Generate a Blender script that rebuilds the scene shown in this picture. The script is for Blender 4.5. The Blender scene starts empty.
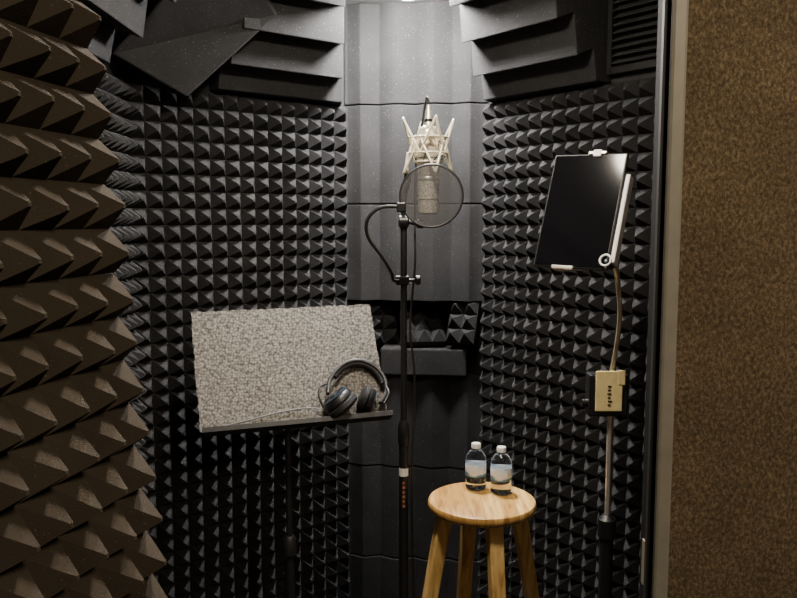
import bpy, bmesh, math, random
from mathutils import Vector, Matrix
random.seed(4)
V = Vector
COL = bpy.context.scene.collection

# ---------------------------------------------------------------- materials
def base_mat(name, color=(.5,.5,.5), rough=.6, metal=0.0, **kw):
    m = bpy.data.materials.new(name); m.use_nodes = True
    b = m.node_tree.nodes['Principled BSDF']
    b.inputs['Base Color'].default_value = (*color, 1)
    b.inputs['Roughness'].default_value = rough
    b.inputs['Metallic'].default_value = metal
    for k, v in kw.items():
        b.inputs[k].default_value = v
    return m

def N(m, t, **kw):
    n = m.node_tree.nodes.new(t)
    for k, v in kw.items():
        if k in n.inputs: n.inputs[k].default_value = v
        else: setattr(n, k, v)
    return n
def LK(m, a, b): m.node_tree.links.new(a, b)

def ramp(m, src, stops):
    r = N(m, 'ShaderNodeValToRGB')
    el = r.color_ramp.elements
    while len(el) < len(stops): el.new(.5)
    for e, (p, c) in zip(el, stops):
        e.position = p; e.color = (*c, 1)
    LK(m, src, r.inputs[0])
    return r
def bsdf(m): return m.node_tree.nodes['Principled BSDF']
def bump(m, src, strength, dist=.002):
    b = N(m, 'ShaderNodeBump'); b.inputs['Strength'].default_value = strength
    b.inputs['Distance'].default_value = dist
    LK(m, src, b.inputs['Height']); LK(m, b.outputs[0], bsdf(m).inputs['Normal'])
def ocoord(m): return N(m, 'ShaderNodeTexCoord').outputs['Object']

def foam_mat(name, c1, c2, speck=(.25,.24,.23)):
    m = base_mat(name, c1, .95)
    bsdf(m).inputs['Specular IOR Level'].default_value = .08
    oc = ocoord(m)
    n1 = N(m, 'ShaderNodeTexNoise'); n1.inputs['Scale'].default_value = 9; n1.inputs['Detail'].default_value = 4
    LK(m, oc, n1.inputs['Vector'])
    r = ramp(m, n1.outputs[0], [(.3, c1), (.75, c2)])
    last = r.outputs[0]
    v = N(m, 'ShaderNodeTexNoise'); v.inputs['Scale'].default_value = 330; v.inputs['Detail'].default_value = 1
    LK(m, oc, v.inputs['Vector'])
    s = ramp(m, v.outputs[0], [(.725, (0,0,0)), (.77, (1,1,1))])
    mx = N(m, 'ShaderNodeMixRGB'); LK(m, s.outputs[0], mx.inputs[0]); LK(m, last, mx.inputs[1])
    mx.inputs[2].default_value = (*speck, 1)
    last = mx.outputs[0]
    LK(m, last, bsdf(m).inputs['Base Color'])
    f = N(m, 'ShaderNodeTexNoise'); f.inputs['Scale'].default_value = 420; f.inputs['Detail'].default_value = 2
    LK(m, oc, f.inputs['Vector'])
    bump(m, f.outputs[0], .35, .0015)
    return m
M_foam = foam_mat('charcoal_foam', (.020,.020,.021), (.036,.036,.0375))
M_trap = foam_mat('bass_trap_foam', (.025,.025,.026), (.035,.035,.0365))
M_doorfoam = foam_mat('door_foam', (.052,.043,.034), (.074,.062,.049), (.13,.115,.09))

def plain_noise(name, c1, c2, scale, rough=.7, bs=.2, bd=.002, metal=0):
    m = base_mat(name, c1, rough, metal)
    n = N(m, 'ShaderNodeTexNoise'); n.inputs['Scale'].default_value = scale; n.inputs['Detail'].default_value = 5
    LK(m, ocoord(m), n.inputs['Vector'])
    r = ramp(m, n.outputs[0], [(.3, c1), (.7, c2)])
    LK(m, r.outputs[0], bsdf(m).inputs['Base Color']); bump(m, n.outputs[0], bs, bd)
    return m
M_wall = plain_noise('booth_wall_paint', (.010,.010,.011), (.014,.014,.015), 12)
M_floor = plain_noise('dark_carpet', (.018,.017,.016), (.04,.037,.034), 180, .95, .6)
M_ceil = plain_noise('ceiling_paint', (.10,.10,.10), (.13,.13,.13), 30, .9)
M_black = plain_noise('black_metal', (.006,.006,.007), (.009,.009,.010), 60, .5, .05)
M_frame = plain_noise('black_frame_paint', (.004,.004,.004), (.006,.006,.006), 40, .8, .05)
bsdf(M_frame).inputs['Specular IOR Level'].default_value = .15
M_blackp = base_mat('black_plastic', (.008,.008,.009), .42)
M_rubber = base_mat('black_rubber', (.007,.007,.007), .65)
M_chrome = base_mat('chrome', (.66,.63,.58), .33, .75)
M_gooseM = base_mat('gooseneck_metal', (.58,.50,.36), .38, .7)
M_nickel = base_mat('satin_nickel', (.80,.74,.63), .36, .65)
M_cream = base_mat('cream_enamel', (.90,.83,.66), .38, .2)
M_white = base_mat('white_plastic', (.8,.8,.78), .4)
M_label = plain_noise('cream_label', (.76,.62,.28), (.84,.70,.36), 60, .6, .02)
M_ink = base_mat('dark_ink', (.03,.028,.02), .7)
M_orange = base_mat('orange_sticker', (.40,.16,.08), .5)
M_blue = base_mat('blue_accent', (.014,.028,.045), .4)
M_screen = base_mat('tablet_glass', (.004,.004,.005), .10)
bsdf(M_screen).inputs['Specular IOR Level'].default_value = .20
M_cable = base_mat('grey_cable', (.18,.18,.18), .5)
M_trim = plain_noise('grey_trim', (.24,.225,.19), (.29,.27,.23), 40, .5, .05)
M_pad = base_mat('ear_pad', (.011,.011,.012), .6)

# felt wall
m = M_felt = base_mat('brown_felt', (.2,.14,.08), .95)
oc = ocoord(m)
mp = N(m, 'ShaderNodeMapping'); mp.inputs['Scale'].default_value = (1, 1, .75); mp.inputs['Rotation'].default_value = (0, .6, 0); LK(m, oc, mp.inputs['Vector'])
a = N(m, 'ShaderNodeTexNoise'); a.inputs['Scale'].default_value = 230; a.inputs['Detail'].default_value = 7; a.inputs['Roughness'].default_value = .78
LK(m, mp.outputs[0], a.inputs['Vector'])
r = ramp(m, a.outputs[0], [(.34, (.045,.031,.018)), (.5, (.150,.108,.063)), (.66, (.34,.26,.165))])
lo = N(m, 'ShaderNodeTexNoise'); lo.inputs['Scale'].default_value = 14; lo.inputs['Detail'].default_value = 3; LK(m, oc, lo.inputs['Vector'])
lr = ramp(m, lo.outputs[0], [(.35, (.80,.80,.80)), (.65, (1,1,1))])
mx = N(m, 'ShaderNodeMixRGB', blend_type='MULTIPLY'); mx.inputs[0].default_value = 1
LK(m, r.outputs[0], mx.inputs[1]); LK(m, lr.outputs[0], mx.inputs[2])
LK(m, mx.outputs[0], bsdf(m).inputs['Base Color']); bump(m, a.outputs[0], .7, .004)

# woven cover
m = M_weave = base_mat('woven_grey_fabric', (.4,.4,.38), .95)
oc = ocoord(m)
vo = N(m, 'ShaderNodeTexVoronoi'); vo.inputs['Scale'].default_value = 140; vo.inputs['Randomness'].default_value = .7; LK(m, oc, vo.inputs['Vector'])
no = N(m, 'ShaderNodeTexNoise'); no.inputs['Scale'].default_value = 150; no.inputs['Detail'].default_value = 3; LK(m, oc, no.inputs['Vector'])
r = ramp(m, vo.outputs['Distance'], [(.15, (.32,.30,.27)), (.8, (.075,.070,.062))])
r2 = ramp(m, no.outputs[0], [(.35, (.58,.57,.56)), (.6, (1,1,1))])
mx = N(m, 'ShaderNodeMixRGB', blend_type='MULTIPLY'); mx.inputs[0].default_value = 1
LK(m, r.outputs[0], mx.inputs[1]); LK(m, r2.outputs[0], mx.inputs[2])
LK(m, mx.outputs[0], bsdf(m).inputs['Base Color']); bump(m, vo.outputs['Distance'], -.8, .003)

# wood
def wood_mat(name, strips, along):
    m = base_mat(name, (.5,.3,.12), .42)
    oc = ocoord(m)
    mp = N(m, 'ShaderNodeMapping'); mp.inputs['Scale'].default_value = along; LK(m, oc, mp.inputs['Vector'])
    g = N(m, 'ShaderNodeTexNoise'); g.inputs['Scale'].default_value = 8; g.inputs['Detail'].default_value = 6; g.inputs['Distortion'].default_value = .6
    LK(m, mp.outputs[0], g.inputs['Vector'])
    r = ramp(m, g.outputs[0], [(.32, (.42,.22,.065)), (.5, (.74,.46,.15)), (.7, (.88,.62,.25))])
    last = r.outputs[0]
    if strips:
        sx = N(m, 'ShaderNodeSeparateXYZ'); LK(m, oc, sx.inputs[0])
        mu = N(m, 'ShaderNodeMath', operation='MULTIPLY'); mu.inputs[1].default_value = 24; LK(m, sx.outputs[0], mu.inputs[0])
        fl = N(m, 'ShaderNodeMath', operation='FLOOR'); LK(m, mu.outputs[0], fl.inputs[0])
        wn = N(m, 'ShaderNodeTexWhiteNoise', noise_dimensions='1D'); LK(m, fl.outputs[0], wn.inputs['W'])
        rr = ramp(m, wn.outputs['Value'], [(0, (.58,.48,.36)), (1, (1.0,1.0,1.0))])
        mx = N(m, 'ShaderNodeMixRGB', blend_type='MULTIPLY'); mx.inputs[0].default_value = 1
        LK(m, last, mx.inputs[1]); LK(m, rr.outputs[0], mx.inputs[2]); last = mx.outputs[0]
    LK(m, last, bsdf(m).inputs['Base Color']); bump(m, g.outputs[0], .08, .001)
    return m
M_woodtop = wood_mat('stool_top_wood', True, (9, 1.2, 3))
M_woodleg = wood_mat('stool_leg_wood', False, (9, 9, 1))

# pop filter mesh: real see-through nylon
m = M_net = bpy.data.materials.new('nylon_mesh'); m.use_nodes = True
b = bsdf(m); b.inputs['Base Color'].default_value = (.035,.035,.037,1); b.inputs['Roughness'].default_value = .8
oc = ocoord(m); w1 = N(m, 'ShaderNodeTexVoronoi'); w1.inputs['Scale'].default_value = 480; LK(m, oc, w1.inputs['Vector'])
mr = ramp(m, w1.outputs['Distance'], [(.2, (.45,.45,.45)), (.6, (.78,.78,.78))]); LK(m, mr.outputs[0], b.inputs['Alpha'])
# microphone grille
m = M_grille = base_mat('mic_grille', (.5,.47,.42), .45, .3)
oc = ocoord(m); w1 = N(m, 'ShaderNodeTexVoronoi'); w1.inputs['Scale'].default_value = 420; LK(m, oc, w1.inputs['Vector'])
mr = ramp(m, w1.outputs['Distance'], [(.2, (.95,.90,.78)), (.6, (.45,.42,.35))]); LK(m, mr.outputs[0], bsdf(m).inputs['Base Color'])
# bottle
M_bottle = base_mat('clear_bottle', (.95,.97,.98), .03, 0, IOR=1.33)
bsdf(M_bottle).inputs['Transmission Weight'].default_value = 1
m = M_blabel = base_mat('water_label', (.8,.8,.8), .4)
oc = ocoord(m); sx = N(m, 'ShaderNodeSeparateXYZ'); LK(m, oc, sx.inputs[0])
no = N(m, 'ShaderNodeTexNoise'); no.inputs['Scale'].default_value = 45; LK(m, oc, no.inputs['Vector'])
ad = N(m, 'ShaderNodeMath', operation='MULTIPLY_ADD'); ad.inputs[1].default_value = .03; LK(m, no.outputs[0], ad.inputs[0]); LK(m, sx.outputs[2], ad.inputs[2])
mr0 = N(m, 'ShaderNodeMapRange'); mr0.inputs['From Min'].default_value = .045; mr0.inputs['From Max'].default_value = .105; LK(m, ad.outputs[0], mr0.inputs['Value'])
r = ramp(m, mr0.outputs[0], [(0, (.03,.10,.25)), (.26, (.10,.28,.50)), (.32, (.80,.82,.84)), (.7, (.66,.74,.82)), (.8, (.15,.32,.5))])
LK(m, r.outputs[0], bsdf(m).inputs['Base Color'])
def lamp_mat(name, col, s):
    mm = bpy.data.materials.new(name); mm.use_nodes = True
    b = bsdf(mm); b.inputs['Emission Color'].default_value = (*col, 1); b.inputs['Emission Strength'].default_value = s
    return mm
M_lamp = lamp_mat('lamp_diffuser', (1,.96,.91), 640)
M_lamp2 = lamp_mat('warm_lamp_diffuser', (1,.88,.72), 270)

# ---------------------------------------------------------------- builders
def link(o, parent=None):
    COL.objects.link(o)
    if parent is not None: o.parent = parent
    return o
def empty(name, loc):
    e = bpy.data.objects.new(name, None); e.location = loc; e.empty_display_size = .05
    COL.objects.link(e); return e
def mesh(name, vs, fs, mat, parent=None, smooth=False, org=None, fix=True, bevel=0, seg=2):
    """vs are world coords; origin put at org"""
    o0 = V(org) if org is not None else V((0,0,0))
    if org is None and parent is not None: o0 = parent.location.copy()
    me = bpy.data.meshes.new(name); me.from_pydata([V(v)-o0 for v in vs], [], fs); me.update()
    if fix:
        bm = bmesh.new(); bm.from_mesh(me); bmesh.ops.recalc_face_normals(bm, faces=bm.faces); bm.to_mesh(me); bm.free()
    for mm in (mat if isinstance(mat, list) else [mat]): me.materials.append(mm)
    if smooth:
        for p in me.polygons: p.use_smooth = True
    o = bpy.data.objects.new(name, me); link(o, parent)
    o.location = o0 - (parent.location if parent is not None else V((0,0,0)))
    if bevel:
        bv = o.modifiers.new('bevel', 'BEVEL'); bv.width = bevel; bv.segments = seg; bv.limit_method = 'ANGLE'
    return o
def hexa(name, P, mat, parent=None, **k):
    """8 points: 4 bottom, 4 top"""
    return mesh(name, P, [(0,1,2,3),(4,5,6,7),(0,1,5,4),(1,2,6,5),(2,3,7,6),(3,0,4,7)], mat, parent, **k)
def box(name, x0,x1,y0,y1,z0,z1, mat, parent=None, **k):
    return hexa(name, [(x0,y0,z0),(x1,y0,z0),(x1,y1,z0),(x0,y1,z0),(x0,y0,z1),(x1,y0,z1),(x1,y1,z1),(x0,y1,z1)], mat, parent, **k)
def obox(name, O, e1, e2, n, a, b, c, mat, parent=None, **k):
    """oriented box; a,b,c ranges"""
    P = []
    for cc in c:
        for (aa, bb) in ((a[0],b[0]),(a[1],b[0]),(a[1],b[1]),(a[0],b[1])):
            P.append(V(O)+e1*aa+e2*bb+n*cc)
    return hexa(name, P, mat, parent, **k)
def lathe(name, O, axis, prof, mat, parent=None, seg=32, smooth=True, **k):
    """prof: list of (r,h) along axis from O"""
    ax = V(axis).normalized(); q = ax.to_track_quat('Z', 'Y')
    X = q @ V((1,0,0)); Y = q @ V((0,1,0))
    vs, fs = [], []
    for r, h in prof:
        for i in range(seg):
            t = 2*math.pi*i/seg
            vs.append(V(O)+ax*h+(X*math.cos(t)+Y*math.sin(t))*r)
    for j in range(len(prof)-1):
        for i in range(seg):
            fs.append((j*seg+i, j*seg+(i+1)%seg, (j+1)*seg+(i+1)%seg, (j+1)*seg+i))
    fs.append(tuple(range(seg))); fs.append(tuple(range((len(prof)-1)*seg, len(prof)*seg)))
    o = mesh(name, vs, fs, mat, parent, smooth=smooth, **k)
    if smooth:
        o.data.set_sharp_from_angle(angle=math.radians(38))
    return o
def cyl(name, A, B, r, mat, parent=None, seg=24, r2=None, **k):
    A, B = V(A), V(B)
    return lathe(name, A, B-A, [(r,0),(r if r2 is None else r2,(B-A).length)], mat, parent, seg, **k)
def catmull(pts, n=8, closed=False):
    pts = [V(p) for p in pts]; out = []
    L = len(pts)
    rng = range(L if closed else L-1)
    for i in rng:
        g = (lambda j: pts[j % L]) if closed else (lambda j: pts[max(0, min(L-1, j))])
        p0,p1,p2,p3 = g(i-1),g(i),g(i+1),g(i+2)
        for s in range(n):
            t = s/n
            out.append(.5*((2*p1)+(p2-p0)*t+(2*p0-5*p1+4*p2-p3)*t*t+(3*p1-p0-3*p2+p3)*t**3))
    if not closed: out.append(pts[-1])
    return out
def tube(name, pts, r, mat, parent=None, seg=10, closed=False, smooth_path=True, n=8, ribs=0):
    pts = catmull(pts, n, closed) if smooth_path else [V(p) for p in pts]
    vs, fs = [], []; L = len(pts); up = None
    for i, p in enumerate(pts):
        a = pts[(i-1) % L] if (closed or i > 0) else p
        b = pts[(i+1) % L] if (closed or i < L-1) else p
        t = (b-a).normalized()
        if up is None:
            up = t.orthogonal().normalized()
        up = (up - t*up.dot(t)).normalized(); sd = t.cross(up)
        rr = r*(1+ribs*(i % 2)) if ribs else r
        for k in range(seg):
            an = 2*math.pi*k/seg
            vs.append(p+(up*math.cos(an)+sd*math.sin(an))*rr)
    for i in range(L if closed else L-1):
        j = (i+1) % L
        for k in range(seg):
            fs.append((i*seg+k, i*seg+(k+1)%seg, j*seg+(k+1)%seg, j*seg+k))
    if not closed:
        fs.append(tuple(range(seg))); fs.append(tuple(range((L-1)*seg, L*seg)))
    return mesh(name, vs, fs, mat, parent, smooth=True)

# ---------------------------------------------------------------- room shell
A = math.radians(38); ca, sa = math.cos(A), math.sin(A)
C = V((.09, 3.0, 0)); d1 = V((-ca,-sa,0)); n1 = V((sa,-ca,0)); d2 = n1.copy(); n2 = d1.copy()
Z = V((0,0,1)); H = 2.28
L1 = 1.130; L2 = 1.50
Lc = C+d1*L1; Rc = C+d2*L2
YF0, YF1 = .97, 1.0
box('floor', -2.2,2.4,-2.2,3.4,-.06,0, M_floor)
box('ceiling', -1.0,1.3,.97,3.3,H,H+.06, M_ceil)
obox('wall_back_left', C, d1, Z, n1, (-.06,L1), (0,H), (-.06,0), M_wall)
obox('wall_back_right', C, d2, Z, n2, (0,L2), (0,H), (-.06,0), M_wall)
box('wall_left', Lc.x-.06, Lc.x, YF1, Lc.y, 0, H, M_wall)
box('wall_right', Rc.x, Rc.x+.06, YF1, Rc.y+.04, 0, H, M_wall)
XL, XR = -.48, .325
box('wall_front_left', -2.2, XL, YF0, YF1, 0, 2.5, M_felt)
box('wall_front_right', XR+.012, 2.4, YF0, YF1, 0, 2.5, M_felt)
box('wall_front_header', XL, XR+.012, YF0, YF1, 2.10, 2.5, M_felt)
df = empty('door_frame', (XR, 1.0, 0))
box('jamb_right', XR, XR+.012, YF0-.004, YF1+.008, 0, 2.10, M_frame, df)
box('jamb_left', XL-.004, XL+.012, YF0-.004, YF1+.008, 0, 2.10, M_frame, df)
box('jamb_head', XL+.012, XR, YF0-.004, YF1+.008, 2.085, 2.10, M_frame, df)
box('seal_right', XR-.005, XR, YF0-.002, YF0+.006, 0, 2.085, M_rubber, df)
box('strike_plate', XR-.002, XR, YF0+.010, YF0+.026, 1.06, 1.12, M_gooseM, df)
box('trim_1', XR+.001, XR+.021, YF0-.014, YF0-.004, 0, 2.12, M_trim, bevel=.004)

# ---------------------------------------------------------------- pyramid foam
def pyr(name, O, d, n, L, z0, z1, mat, u=.0508, h=.038, base=.016, lean=0, jit=.005, zref=1.5, w=.0038):
    nx, nz = int(L/u+.01), int((z1-z0)/u)
    vs, fs = [], []; O = V(O)
    pj = {}
    def P(a, c, z): return O + d*a + n*(c+.001+lean*(zref-z)) + Z*z
    for i in range(nx):
        for k in range(nz):
            key = (i//6, k//6)
            if key not in pj: pj[key] = (random.random()*jit, random.uniform(-.1,.1))
            j, tl = pj[key]
            a0, a1, b0, b1 = i*u, (i+1)*u, z0+k*u, z0+(k+1)*u
            s = len(vs)
            vs += [P(a0,base+j,b0),P(a1,base+j,b0),P(a1,base+j,b1),P(a0,base+j,b1)]
            ax = (a0+a1)/2+random.uniform(-.0022,.0022); az = (b0+b1)/2+random.uniform(-.0022,.0022)-.002
            hh = h+random.uniform(-.003,.002)
            for (q, rad) in ((.84, w*1.9), (1.0, w*.7)):
                vs += [P(ax-rad,base+j+hh*q,az-rad),P(ax+rad,base+j+hh*q,az-rad),P(ax+rad,base+j+hh*q,az+rad),P(ax-rad,base+j+hh*q,az+rad)]
            for o_ in (0, 4):
                for e in range(4):
                    f = (e+1) % 4
                    fs.append((s+o_+e, s+o_+f, s+o_+4+f, s+o_+4+e))
            fs.append((s+8,s+9,s+10,s+11))
    s = len(vs); W, T = nx*u, z0+nz*u
    b2 = base+.0005
    vs += [P(0,0,z0),P(W,0,z0),P(W,0,T),P(0,0,T),P(0,b2,z0),P(W,b2,z0),P(W,b2,T),P(0,b2,T)]
    fs += [(s,s+1,s+2,s+3),(s+4,s+5,s+6,s+7),(s,s+1,s+5,s+4),(s+1,s+2,s+6,s+5),(s+2,s+3,s+7,s+6),(s+3,s,s+4,s+7)]
    return mesh(name, vs, fs, mat)
LT = .36
pyr('acoustic_foam_panel', C+d1*(LT+.002), d1, n1, L1-LT-.004, .0, 1.935, M_foam)
pyr('acoustic_foam_panel', C+d2*(LT+.002), d2, n2, L2-LT-.08, .0, 1.935, M_foam)
pyr('acoustic_foam_panel', V((Lc.x, Lc.y-.030, 0)), V((0,-1,0)), V((1,0,0)), 1.17, 0, 1.935, M_foam)
pyr('acoustic_foam_panel', V((Rc.x, Rc.y-.07, 0)), V((0,-1,0)), V((-1,0,0)), .66, 0, 1.935, M_foam)

# open door leaf + foam on its inner face
dd = V((-.22,-1,0)).normalized(); dn = V((-dd.y, dd.x, 0))
if dn.x < 0: dn = -dn
dO = V((-.350,.895,0))
dr = empty('door_1', dO)
obox('leaf', dO, dd, Z, dn, (-.03,.72), (.02,2.06), (-.095,-.050), M_felt, dr)
o = pyr('door_foam', dO, dd, dn, .66, .28, 2.02, M_doorfoam, u=.050, h=.038, lean=.095, zref=1.55, jit=.003, w=.003)
o.parent = dr; o.location = -dr.location
for zz in (.3, 1.05, 1.85):
    cyl('hinge', (-.47,.955,zz), (-.47,.955,zz+.09), .006, M_gooseM, dr)

# ---------------------------------------------------------------- bass traps
def prism(name, prof, f, s0, s1, mat, mitre0=0, mitre1=0):
    n = len(prof); vs = []
    for s in (0, 1):
        for p in prof:
            off = (mitre0 if s == 0 else mitre1)*p[0]
            vs.append(f(p, (s0 if s == 0 else s1)+off))
    fs = [tuple(range(n)), tuple(range(n, 2*n))]
    fs += [(i, (i+1) % n, n+(i+1) % n, n+i) for i in range(n)]
    return mesh(name, vs, fs, mat, bevel=.003)
def colprof(L, amp, Nr, ph=0):
    pr = [(0.004,0.004),(L,0.004)]
    K = Nr*8
    for i in range(1, K):
        t = i/K; x = (t*Nr+ph) % 1
        w = 1-abs(2*x-1)**1.6 if x < .5 else 1-abs(2*x-1)**1.1
        e = min(1, t*Nr*2, (1-t)*Nr*2)
        pr.append((L*(1-t)+amp*w*.707*e, L*t+amp*w*.707*e))
    pr.append((0.004, L))
    return pr
fcol = lambda p, s: C+d1*p[0]+d2*p[1]+Z*s
for i, (z0, z1) in enumerate([(.0,.31),(.31,.652),(.652,.99),(1.253,1.595),(1.595,1.937),(1.937,2.279)]):
    dx = random.uniform(-.004,.004)
    pr = colprof(LT+dx-.005, .022, 4)
    prism('corner_bass_trap', pr, fcol, z0+.0015, z1-.0025, M_trap)

def stair(L, k, under=.026):
    st = L/k; pr = [(.002,.002),(L,.002)]
    for i in range(k):
        a = L-i*st; b = i*st
        pr.append((a-.018, b+st+ (under if i < k-1 else 0)))
        if i < k-1: pr.append((a-st, b+st))
    pr.append((.002, L))
    return pr
SP = stair(.345, 4)
f1_ = lambda p, s: C+d1*s+n1*p[0]+Z*(H-p[1])
f2_ = lambda p, s: C+d2*s+n2*p[0]+Z*(H-p[1])
prism('ceiling_bass_trap', SP, f1_, .368, .86, M_trap, .62, 0)
prism('ceiling_bass_trap', SP, f2_, .368, .86, M_trap, .46, 0)
fl = lambda p, s: V((Lc.x+p[0], s, H-p[1]))
prism('ceiling_bass_trap', SP, fl, 1.15, 1.60, M_trap)
prism('ceiling_bass_trap', SP, fl, 1.61, 2.03, M_trap)

q = [V((-.775,2.16,1.985)), V((-.60,2.26,1.885)), V((-.35,2.33,2.13)), V((-.44,2.05,2.262))]
nn = (q[1]-q[0]).cross(q[3]-q[0]).normalized()
if nn.y > 0: nn = -nn
hexa('foam_slab', [p for p in q]+[p-nn*.045 for p in q], M_trap, bevel=.006)

# gap in the column: ledge block + loose foam offcuts
eH = (d2-d1).normalized(); nH = (d1+d2).normalized()
O = C+nH*.10
obox('foam_block', O, eH, Z, nH, (-.12,.185), (.992,1.088), (0,.19), M_trap, bevel=.006)
def chunk(name, cen, ang, tilt, nx, nz, u=.052):
    e = V((math.cos(ang), math.sin(ang), 0)); nv = V((e.y,-e.x,0))
    up = (Z*math.cos(tilt)-nv*math.sin(tilt)).normalized(); nv2 = e.cross(up)
    vs, fs = [], []
    P = lambda a,b,c: V(cen)+e*a+up*b+nv2*c
    for i in range(nx):
        for k in range(nz):
            s = len(vs)
            vs += [P(i*u,k*u,0),P(i*u+u,k*u,0),P(i*u+u,k*u+u,0),P(i*u,k*u+u,0),P(i*u+u/2,k*u+u/2,.036)]
            fs += [(s,s+1,s+4),(s+1,s+2,s+4),(s+2,s+3,s+4),(s+3,s,s+4)]
    s = len(vs); W, T = nx*u, nz*u
    vs += [P(0,0,-.02),P(W,0,-.02),P(W,T,-.02),P(0,T,-.02),P(0,0,.0),P(W,0,.0),P(W,T,.0),P(0,T,.0)]
    fs += [(s,s+1,s+2,s+3),(s+4,s+5,s+6,s+7),(s,s+1,s+5,s+4),(s+1,s+2,s+6,s+5),(s+2,s+3,s+7,s+6),(s+3,s,s+4,s+7)]
    return mesh(name, vs, fs, M_foam)
chunk('foam_offcut', (.015,2.715,1.112), .10, .95, 3, 3)
chunk('foam_offcut', (.165,2.715,1.112), -.45, .40, 2, 3)
chunk('foam_offcut', (-.10,2.79,1.092), .35, .15, 2, 3)

# air vent
vt = empty('air_vent', C+d2*.95+Z*2.05)
obox('frame_top', C, d2, Z, n2, (.875,1.12), (2.215,2.235), (0,.03), M_black, vt)
obox('frame_bottom', C, d2, Z, n2, (.875,1.12), (1.955,1.975), (0,.03), M_black, vt)
obox('frame_left', C, d2, Z, n2, (.865,.88), (1.955,2.235), (0,.03), M_black, vt)
obox('frame_right', C, d2, Z, n2, (1.115,1.135), (1.955,2.235), (0,.03), M_black, vt)
for i in range(11):
    z = 1.985+i*.021
    hexa('slat', [C+d2*.875+n2*.004+Z*(z+.010), C+d2*1.115+n2*.004+Z*(z+.010), C+d2*1.115+n2*.026+Z*(z-.002), C+d2*.875+n2*.026+Z*(z-.002),
                  C+d2*.875+n2*.004+Z*(z+.013), C+d2*1.115+n2*.004+Z*(z+.013), C+d2*1.115+n2*.026+Z*(z+.001), C+d2*.875+n2*.026+Z*(z+.001)], M_trap, vt)

# ---------------------------------------------------------------- ceiling lamps
def lamp(x, y, M):
    cl = empty('ceiling_light', (x, y, H))
    lathe('housing', (x,y,H-.001), (0,0,-1), [(.11,0),(.11,.012),(.095,.02)], M_white, cl)
    lathe('diffuser', (x,y,H-.021), (0,0,-1), [(.09,0),(.086,.02),(.07,.035),(.04,.046),(.001,.05)], M, cl)
lamp(.03, 2.44, M_lamp)
lamp(-.02, 1.46, M_lamp2)

# ---------------------------------------------------------------- music stand
BL = V((-.520,2.00,.985)); e1 = V((.97,.225,.035)).normalized()
e2 = V((-.14,.43,.88)); e2 = (e2-e1*e2.dot(e1)).normalized(); en = e1.cross(e2)
ms = empty('music_stand', (-.30,2.14,0))
nx, ny = 60, 40; W, T = .502, .335; vs, fs = [], []
for s in (0, 1):
    for j in range(ny+1):
        for i in range(nx+1):
            a = W*i/nx; b = T*j/ny
            if i in (0, nx): a += random.uniform(-.002,.002)
            if j in (0, ny): b += random.uniform(-.002,.002)
            a -= .010*j/ny; b -= .008*(i/nx)*(j/ny)
            cc = .006 if s else 0
            cc += .0012*random.random() if s else 0
            vs.append(BL+e1*a+e2*b+en*cc)
st = (nx+1)*(ny+1)
for j in range(ny):
    for i in range(nx):
        k = j*(nx+1)+i
        fs += [(k,k+nx+1,k+nx+2,k+1), (st+k,st+k+1,st+k+nx+2,st+k+nx+1)]
for i in range(nx):
    fs.append((i,i+1,st+i+1,st+i)); k = ny*(nx+1)+i; fs.append((k,k+1,st+k+1,st+k))
for j in range(ny):
    k = j*(nx+1); fs.append((k,k+nx+1,st+k+nx+1,st+k)); k += nx; fs.append((k,k+nx+1,st+k+nx+1,st+k))
mesh('fabric_cover', vs, fs, M_weave, ms, smooth=False)
obox('desk_plate', BL, e1, e2, en, (.006,.486), (.0,.318), (-.006,-.001), M_black, ms, bevel=.002)
obox('lip', BL, e1, e2, en, (.006,.51), (-.012,-.002), (-.006,.045), M_black, ms, bevel=.002)
obox('lip_edge', BL, e1, e2, en, (.006,.51), (-.012,.002), (.043,.048), M_black, ms, bevel=.001)
obox('bracket', BL, e1, e2, en, (.20,.27), (.05,.2), (-.035,-.006), M_black, ms, bevel=.004)
top = BL+e1*.235+e2*.07-en*.03
bx, by = top.x, top.y
cyl('pole_upper', (bx,by,.55), (top.x, top.y, top.z), .009, M_black, ms)
cyl('pole_lower', (bx,by,.09), (bx,by,.62), .013, M_black, ms)
lathe('clutch', (bx,by,.60), (0,0,1), [(.013,0),(.019,.005),(.019,.05),(.012,.06)], M_black, ms)
for k in range(3):
    t = math.radians(35+120*k)
    tube('leg', [(bx,by,.14),(bx+.06*math.cos(t),by+.06*math.sin(t),.10),(bx+.22*math.cos(t),by+.22*math.sin(t),.012)], .009, M_black, ms)

# ---------------------------------------------------------------- headphones
def D(a, b, c): return BL+e1*a+e2*b+en*c
hp = empty('headphones', D(.40,.06,.01))
band = [D(.338,.062,.045), D(.350,.105,.036), D(.388,.143,.026), D(.432,.155,.021), D(.474,.138,.021), D(.500,.100,.024), D(.500,.058,.030), D(.478,.026,.036)]
bp = catmull(band, 8)
vs, fs = [], []
for i, p in enumerate(bp):
    t = ((bp[min(i+1,len(bp)-1)]-bp[max(i-1,0)])).normalized(); o_ = t.cross(en).normalized()
    w, hh = .013, .0050
    for (x, y) in ((-w,-hh),(w,-hh),(w,hh),(-w,hh)): vs.append(p+en*x+o_*y)
for i in range(len(bp)-1):
    for k in range(4): fs.append((i*4+k, i*4+(k+1)%4, i*4+4+(k+1)%4, i*4+4+k))
fs += [(0,1,2,3), tuple(range(len(vs)-4, len(vs)))]
mesh('headband', vs, fs, M_blackp, hp, bevel=.003)
ov = [p for p in bp[10:46]]
tube('headband_padding', [p+(D(.41,.07,.03)-p).normalized()*.007 for p in ov[::3]], .0085, M_pad, hp)
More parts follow.
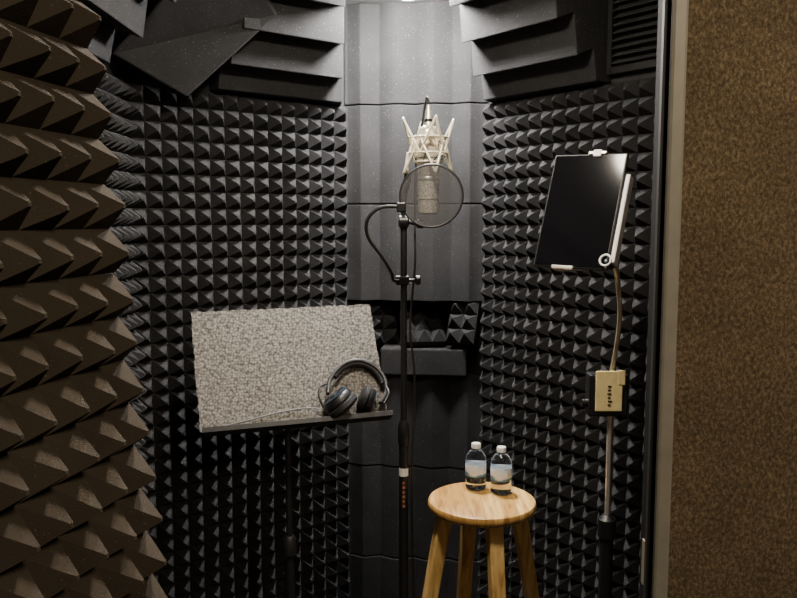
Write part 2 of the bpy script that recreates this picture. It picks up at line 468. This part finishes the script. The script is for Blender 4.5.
def earcup(c, ax, nm, k=1.0):
    ax = ax.normalized(); S = lambda L: [(r*k, h*k) for r, h in L]
    lathe(nm+'_pad', c-ax*.034*k, ax, S([(.026,0),(.036,.003),(.042,.010),(.041,.020),(.034,.025)]), M_pad, hp)
    lathe(nm+'_shell', c-ax*.010*k, ax, S([(.036,0),(.039,.003),(.038,.012),(.033,.019),(.026,.022),(.001,.023)]), M_blackp, hp)
    lathe(nm+'_ring', c+ax*.0085*k, ax, S([(.0345,0),(.0345,.0025),(.030,.0042),(.030,0)]), M_blue, hp)
    lathe(nm+'_badge', c+ax*.011*k, ax, S([(.012,0),(.011,.0035),(.001,.004)]), M_blue, hp)
earcup(D(.362,.046,.046), (en*.24-e1*.60+e2*.78), 'cup_a', 1.12)
earcup(D(.452,.036,.036), (e1*.9-en*.05-e2*.45), 'cup_b', .88)
tube('yoke_a', [D(.340,.092,.04), D(.318,.080,.058), D(.312,.052,.066), D(.322,.022,.060)], .003, M_black, hp)
tube('yoke_b', [D(.498,.080,.03), D(.504,.05,.05), D(.485,.02,.055)], .0035, M_blackp, hp)
tube('cable', [D(.338,.010,.036), D(.30,.035,.014), D(.22,.034,.010), D(.12,.018,.010), D(.03,.004,.010)], .0015, M_cable, hp)
tube('cable_loop', [D(.338,.010,.036), D(.36,.004,.035), D(.40,.006,.02), D(.44,.003,.02)], .0028, M_rubber, hp)

# ---------------------------------------------------------------- microphone stand
SX, SY = .014, 2.07
st_ = empty('microphone_stand', (SX,SY,0))
for k, dg in enumerate((8, 125, 232)):
    t = math.radians(dg)
    tube('leg', [(SX,SY,.17),(SX+.03*math.cos(t),SY+.03*math.sin(t),.15),(SX+.20*math.cos(t),SY+.20*math.sin(t),.010)], .008, M_black, st_)
lathe('leg_hub', (SX,SY,.13), (0,0,1), [(.014,0),(.020,.005),(.020,.05),(.013,.06)], M_black, st_)
cyl('tube_lower', (SX,SY,.06), (SX,SY,.98), .0125, M_black, st_)
lathe('clutch', (SX,SY,.93), (0,0,1), [(.0125,0),(.0155,.006),(.0155,.055),(.010,.07)], M_black, st_)
cyl('tube_upper', (SX,SY,.98), (SX,SY,1.545), .0085, M_black, st_)
cyl('sticker_white', (SX,SY,.846), (SX,SY,.868), .0129, M_white, st_)
for k in range(6):
    box('sticker_letter', SX-.003, SX+.004-.001*(k % 2), SY-.0136, SY-.0118, .760+k*.013, .767+k*.013, M_orange, st_)
lathe('swivel', (SX-.014,SY-.006,1.535), (1,0,0), [(.010,0),(.017,.003),(.017,.024),(.010,.028)], M_blackp, st_)
cyl('swivel_knob', (SX+.01,SY-.006,1.535), (SX+.045,SY-.006,1.528), .006, M_black, st_)
cyl('swivel_knob_head', (SX+.035,SY-.006,1.53), (SX+.052,SY-.006,1.527), .011, M_blackp, st_)
MX, MY = .078, 2.06
tube('mic_arm', [(SX,SY,1.54),(SX,SY,1.58),(SX+.004,SY,1.61),(MX-.054,MY,1.632)], .0065, M_black, st_)
tube('cable', [(MX,MY,1.832),(MX-.001,MY,1.846),(MX-.005,MY+.02,1.856),(MX-.014,MY+.05,1.80),(MX-.03,MY+.06,1.70),(SX+.03,SY+.03,1.52),(SX+.030,SY+.01,1.42),(SX+.017,SY,1.25),(SX+.030,SY+.01,1.10),(SX+.022,SY,.8),(SX+.03,SY+.01,.4),(SX+.03,SY+.05,.05),(SX+.06,SY+.13,.006)], .003, M_rubber, st_)

# microphone
mc = empty('condenser_microphone', (MX,MY,1.66))
lathe('body', (MX,MY,1.648), (0,0,1), [(.0265,0),(.028,.003),(.028,.115),(.0265,.122),(.020,.132),(.012,.135)], M_nickel, mc, seg=48)
lathe('collar', (MX,MY,1.640), (0,0,1), [(.0285,0),(.0295,.002),(.0295,.009),(.0285,.011)], M_chrome, mc, seg=48)
lathe('grille', (MX,MY,1.553), (0,0,1), [(.004,0),(.020,.001),(.0260,.005),(.0270,.012),(.0285,.087)], M_grille, mc, seg=48)
lathe('grille_band', (MX,MY,1.592), (0,0,1), [(.0282,0),(.029,.001),(.029,.004),(.0282,.005)], M_nickel, mc, seg=48)
lathe('connector', (MX,MY,1.78), (0,0,1), [(.010,0),(.010,.012),(.0085,.014),(.0085,.040),(.006,.046),(.004,.056)], M_nickel, mc)
lathe('connector_ring', (MX,MY,1.792), (0,0,1), [(.0105,0),(.0105,.008)], M_black, mc)
tube('body_line', [(MX+.0285*math.cos(t*.3927),MY+.0285*math.sin(t*.3927),1.70) for t in range(16)], .0008, M_black, mc, closed=True, n=2)

# spider shock mount
sh = empty('shock_mount', (MX,MY,1.72))
def ring(nm, r, z, tr, mat, par, cen=(MX,MY)):
    tube(nm, [(cen[0]+r*math.cos(2*math.pi*k/24), cen[1]+r*math.sin(2*math.pi*k/24), z) for k in range(24)], tr, mat, par, closed=True, n=2)
ring('inner_ring_top', .034, 1.752, .0034, M_cream, sh)
ring('inner_ring_bottom', .034, 1.690, .0034, M_cream, sh)
def zig(nm, n, ro, zo, ri, zi, ph, tr):
    P = []
    for k in range(n):
        t = 2*math.pi*k/n+ph; P.append((MX+ro*math.cos(t), MY+ro*math.sin(t), zo))
        t += math.pi/n; P.append((MX+ri*math.cos(t), MY+ri*math.sin(t), zi))
    Q = []
    for i in range(len(P)):
        a, b = V(P[i]), V(P[(i+1) % len(P)])
        Q += [a, a.lerp(b,.04), a.lerp(b,.5), a.lerp(b,.96)]
    tube(nm, Q, tr, M_cream, sh, closed=True, smooth_path=False, seg=8)
zig('crown_upper', 4, .068, 1.800, .046, 1.712, math.radians(14), .0034)
zig('crown_lower', 4, .066, 1.660, .046, 1.752, math.radians(14), .0034)
ring('outer_ring', .050, 1.712, .0028, M_cream, sh)
ring('outer_ring_low', .050, 1.752, .0026, M_cream, sh)
for k in range(8):
    t = math.radians(20)+k*math.pi/4
    cyl('elastic', (MX+.034*math.cos(t),MY+.034*math.sin(t),1.690), (MX+.052*math.cos(t+.3),MY+.052*math.sin(t+.3),1.716), .0013, M_rubber, sh, seg=6)
    cyl('elastic_top', (MX+.034*math.cos(t),MY+.034*math.sin(t),1.752), (MX+.052*math.cos(t-.3),MY+.052*math.sin(t-.3),1.752), .0013, M_rubber, sh, seg=6)
cyl('inner_strut', (MX-.036,MY,1.690), (MX-.036,MY,1.752), .003, M_cream, sh)
tube('mount_bracket', [(MX-.052,MY,1.715),(MX-.057,MY,1.68),(MX-.052,MY,1.645)], .0045, M_cream, sh)
cyl('mount_nut', (MX-.054,MY,1.636), (MX-.054,MY,1.660), .009, M_black, sh)

# pop filter
PX, PY, PZ, PR = .080, 1.915, 1.598, .076
pf = empty('pop_filter', (PX,PY,PZ))
fn = V((-.10,-1,.12)).normalized(); qx = fn.cross(Z).normalized(); qz = qx.cross(fn).normalized()
tube('hoop', [V((PX,PY,PZ))+(qx*math.cos(2*math.pi*k/32)+qz*math.sin(2*math.pi*k/32))*PR for k in range(32)], .0030, M_blackp, pf, closed=True, n=2)
vs = [V((PX,PY,PZ))+(qx*math.cos(2*math.pi*k/48)+qz*math.sin(2*math.pi*k/48))*PR for k in range(48)]
mesh('mesh_front', [v+fn*.002 for v in vs], [tuple(range(48))], M_net, pf)
hub = V((PX,PY,PZ))-qx*PR*.93+qz*(-.028)
if hub.x > PX: hub = V((PX,PY,PZ))+qx*PR*.93+qz*(-.028)
tube('gooseneck', [hub,(-.03,1.915,1.572),(-.058,1.918,1.562),(-.078,1.925,1.535),(-.074,1.94,1.495),(-.040,1.965,1.445),(-.018,1.99,1.405),(-.014,2.02,1.385),(SX-.012,SY-.01,1.380)], .0042, M_rubber, pf, ribs=.15)
obox('hoop_clamp', hub, V((1,0,0)), Z, V((0,-1,0)), (-.014,.008), (-.012,.012), (-.008,.010), M_blackp, pf, bevel=.003)
obox('stand_clamp', V((SX,SY,1.38)), V((1,0,0)), Z, V((0,-1,0)), (-.022,.014), (-.012,.012), (-.014,.016), M_blackp, pf, bevel=.003)
cyl('clamp_screw', (SX+.012,SY,1.38), (SX+.034,SY,1.38), .004, M_black, pf)
lathe('clamp_knob', (SX+.030,SY,1.38), (1,0,0), [(.008,0),(.013,.003),(.013,.012),(.009,.015)], M_blackp, pf)

# ---------------------------------------------------------------- stool
TX, TY, TZ = .2205, 2.00, .806
so = empty('wooden_stool', (TX,TY,0))
R = .1425
lathe('seat', (TX,TY,TZ-.026), (0,0,1), [(R-.008,0),(R-.002,.004),(R,.010),(R,.018),(R-.003,.024),(R-.008,.026)], M_woodtop, so, seg=72, org=(TX,TY,TZ))
rt, rb = .100, .236
for k in range(4):
    t = math.radians(12+90*k); c_, s_ = math.cos(t), math.sin(t)
    er = V((c_,s_,0)); et = V((-s_,c_,0))
    P = []
    for (rr, zz, hw) in ((rb, .0, .015), (rt, TZ-.026, .019)):
        cc = V((TX,TY,zz))+er*rr
        P += [cc-er*hw-et*hw, cc+er*hw-et*hw, cc+er*hw+et*hw, cc-er*hw+et*hw]
    hexa('leg_%d' % (k+1), P, M_woodleg, so, bevel=.004)
rr = rb-(rb-rt)*(.28/.78)
for k in range(4):
    t0 = math.radians(12+90*k); t1 = math.radians(102+90*k)
    cyl('rung_%d' % (k+1), (TX+rr*math.cos(t0),TY+rr*math.sin(t0),.28), (TX+rr*math.cos(t1),TY+rr*math.sin(t1),.28), .010, M_woodleg, so)

# bottles
def bottle(x, y):
    z = TZ+.0005
    e = empty('water_bottle', (x,y,z))
    pr = [(.010,.003),(.022,.0),(.0275,.004),(.0285,.010),(.0275,.016),(.0285,.022),(.0278,.030),(.0278,.070),(.0285,.076),(.0283,.086),(.026,.094),(.020,.103),(.013,.110),(.0105,.113),(.0105,.119)]
    lathe('shell', (x,y,z), (0,0,1), pr, M_bottle, e, seg=40)
    lathe('label', (x,y,z), (0,0,1), [(.0283,.038),(.0287,.039),(.0287,.070),(.0283,.071)], M_blabel, e, seg=40)
    lathe('cap', (x,y,z), (0,0,1), [(.0118,.1135),(.0128,.1145),(.0128,.124),(.0118,.1265),(.001,.127)], M_white, e, seg=32)
    lathe('neck_ring', (x,y,z), (0,0,1), [(.0125,.1095),(.0135,.1102),(.0125,.112)], M_bottle, e)
bottle(.212, 2.080); bottle(.277, 2.045)

# ---------------------------------------------------------------- tablet + its stand
GX, GY = .512, 1.85
ts = empty('tablet_floor_stand', (GX,GY,0))
for k in range(3):
    t = math.radians(80+120*k)
    tube('leg', [(GX,GY,.16),(GX+.05*math.cos(t),GY+.05*math.sin(t),.12),(GX+.25*math.cos(t),GY+.25*math.sin(t),.012)], .009, M_black, ts)
cyl('tube_lower', (GX,GY,.08), (GX,GY,.80), .017, M_black, ts)
lathe('clutch', (GX,GY,.76), (0,0,1), [(.017,0),(.022,.006),(.022,.05),(.010,.062)], M_blackp, ts)
cyl('tube_upper', (GX,GY,.80), (GX,GY,1.16), .0065, M_chrome, ts)
box('clamp_body', GX-.056,GX+.038,GY-.018,GY+.026,1.070,1.172, M_blackp, ts, bevel=.004)
box('clamp_label', GX-.042,GX+.022,GY-.023,GY-.0185,1.084,1.182, M_label, ts, bevel=.002)
box('label_notch', GX+.010,GX+.028,GY-.024,GY-.0195,1.148,1.184, M_label, ts, bevel=.002)
for k, (w, o_) in enumerate([(.006,0),(.008,.001),(.005,0),(.008,-.001),(.006,0),(.007,0)]):
    box('print_mark', GX-.013+o_, GX-.013+o_+w+.001, GY-.0240, GY-.0228, 1.098+k*.009, 1.102+k*.009, M_ink, ts)
cyl('clamp_bolt', (GX-.070,GY,1.10), (GX-.05,GY,1.10), .010, M_blackp, ts)
TC = V((.416,1.80,1.562))
t1 = V((.80,-.60,-.02)).normalized(); t2 = V((.262,.24,.93)); t2 = (t2-t1*t2.dot(t1)).normalized(); tn = t1.cross(t2)
if tn.y > 0: tn = -tn
hw, hh = .090, .140
tb = empty('tablet', TC)
obox('case', TC, t1, t2, tn, (-hw,hw), (-hh,hh), (-.009,0), M_blackp, tb, bevel=.004, seg=3)
obox('screen', TC, t1, t2, tn, (-hw+.005,hw-.005), (-hh+.005,hh-.005), (-.001,.0012), M_screen, tb)
hold = empty('tablet_holder', TC-tn*.015)
obox('clip_top', TC, t1, t2, tn, (-.004,.040), (hh-.004,hh+.004), (-.016,.006), M_chrome, hold, bevel=.002)
obox('clip_bottom', TC, t1, t2, tn, (-.040,.012), (-hh-.004,-hh+.005), (-.016,.006), M_chrome, hold, bevel=.002)
obox('clip_top_hook', TC, t1, t2, tn, (.008,.028), (hh-.010,hh+.007), (-.016,.007), M_white, hold, bevel=.002)
obox('back_bar', TC, t1, t2, tn, (.0,.026), (-hh,hh), (-.016,-.0095), M_white, hold, bevel=.002)
obox('side_plate', TC, t1, t2, tn, (hw+.001,hw+.012), (-hh+.02,hh-.05), (-.030,-.004), M_white, hold, bevel=.003)
obox('back_plate', TC, t1, t2, tn, (-.03,hw+.006), (-.03,.03), (-.020,-.0095), M_blackp, hold, bevel=.002)
jt = TC+t1*(hw-.002)-t2*(hh-.02)-tn*.03
tube('joint_ring', [jt+tn*.042+(t1*math.cos(k*.5236)+t2*math.sin(k*.5236))*.0125 for k in range(12)], .0024, M_white, hold, closed=True, n=3)
tube('joint_arm', [jt+tn*.035, jt, TC+t1*hw*.9-t2*.06-tn*.025], .006, M_blackp, hold)
P = [(GX,GY,1.17),(GX+.010,GY,1.23),(GX+.017,GY,1.31),(GX+.008,GY-.01,1.385),(.497,1.79,1.44), tuple(jt+tn*.03)]
tube('gooseneck', P, .0052, M_gooseM, ts, n=26, ribs=.22)

# ---------------------------------------------------------------- outside lighting (room the camera stands in)
def area(name, loc, tgt, size, power, col):
    l = bpy.data.lights.new(name, 'AREA'); l.shape = 'DISK'; l.size = size; l.energy = power; l.color = col
    o = bpy.data.objects.new(name, l); o.location = loc
    o.rotation_euler = (V(tgt)-V(loc)).to_track_quat('-Z','Y').to_euler(); COL.objects.link(o); return o
area('room_lamp', (.80,-.35,2.35), (.2,1.0,1.5), .35, 18, (1,.82,.58))

w = bpy.data.worlds.new('World'); bpy.context.scene.world = w; w.use_nodes = True
w.node_tree.nodes['Background'].inputs[0].default_value = (.9,.85,.8,1)
w.node_tree.nodes['Background'].inputs[1].default_value = .015

cam = bpy.data.cameras.new('Camera'); cam.sensor_width = 36; cam.lens = 35.23; cam.clip_start = .02
co = bpy.data.objects.new('Camera', cam); co.location = (0,0,1.54)
co.rotation_euler = (math.radians(90-5.8), 0, 0); COL.objects.link(co)
bpy.context.scene.camera = co
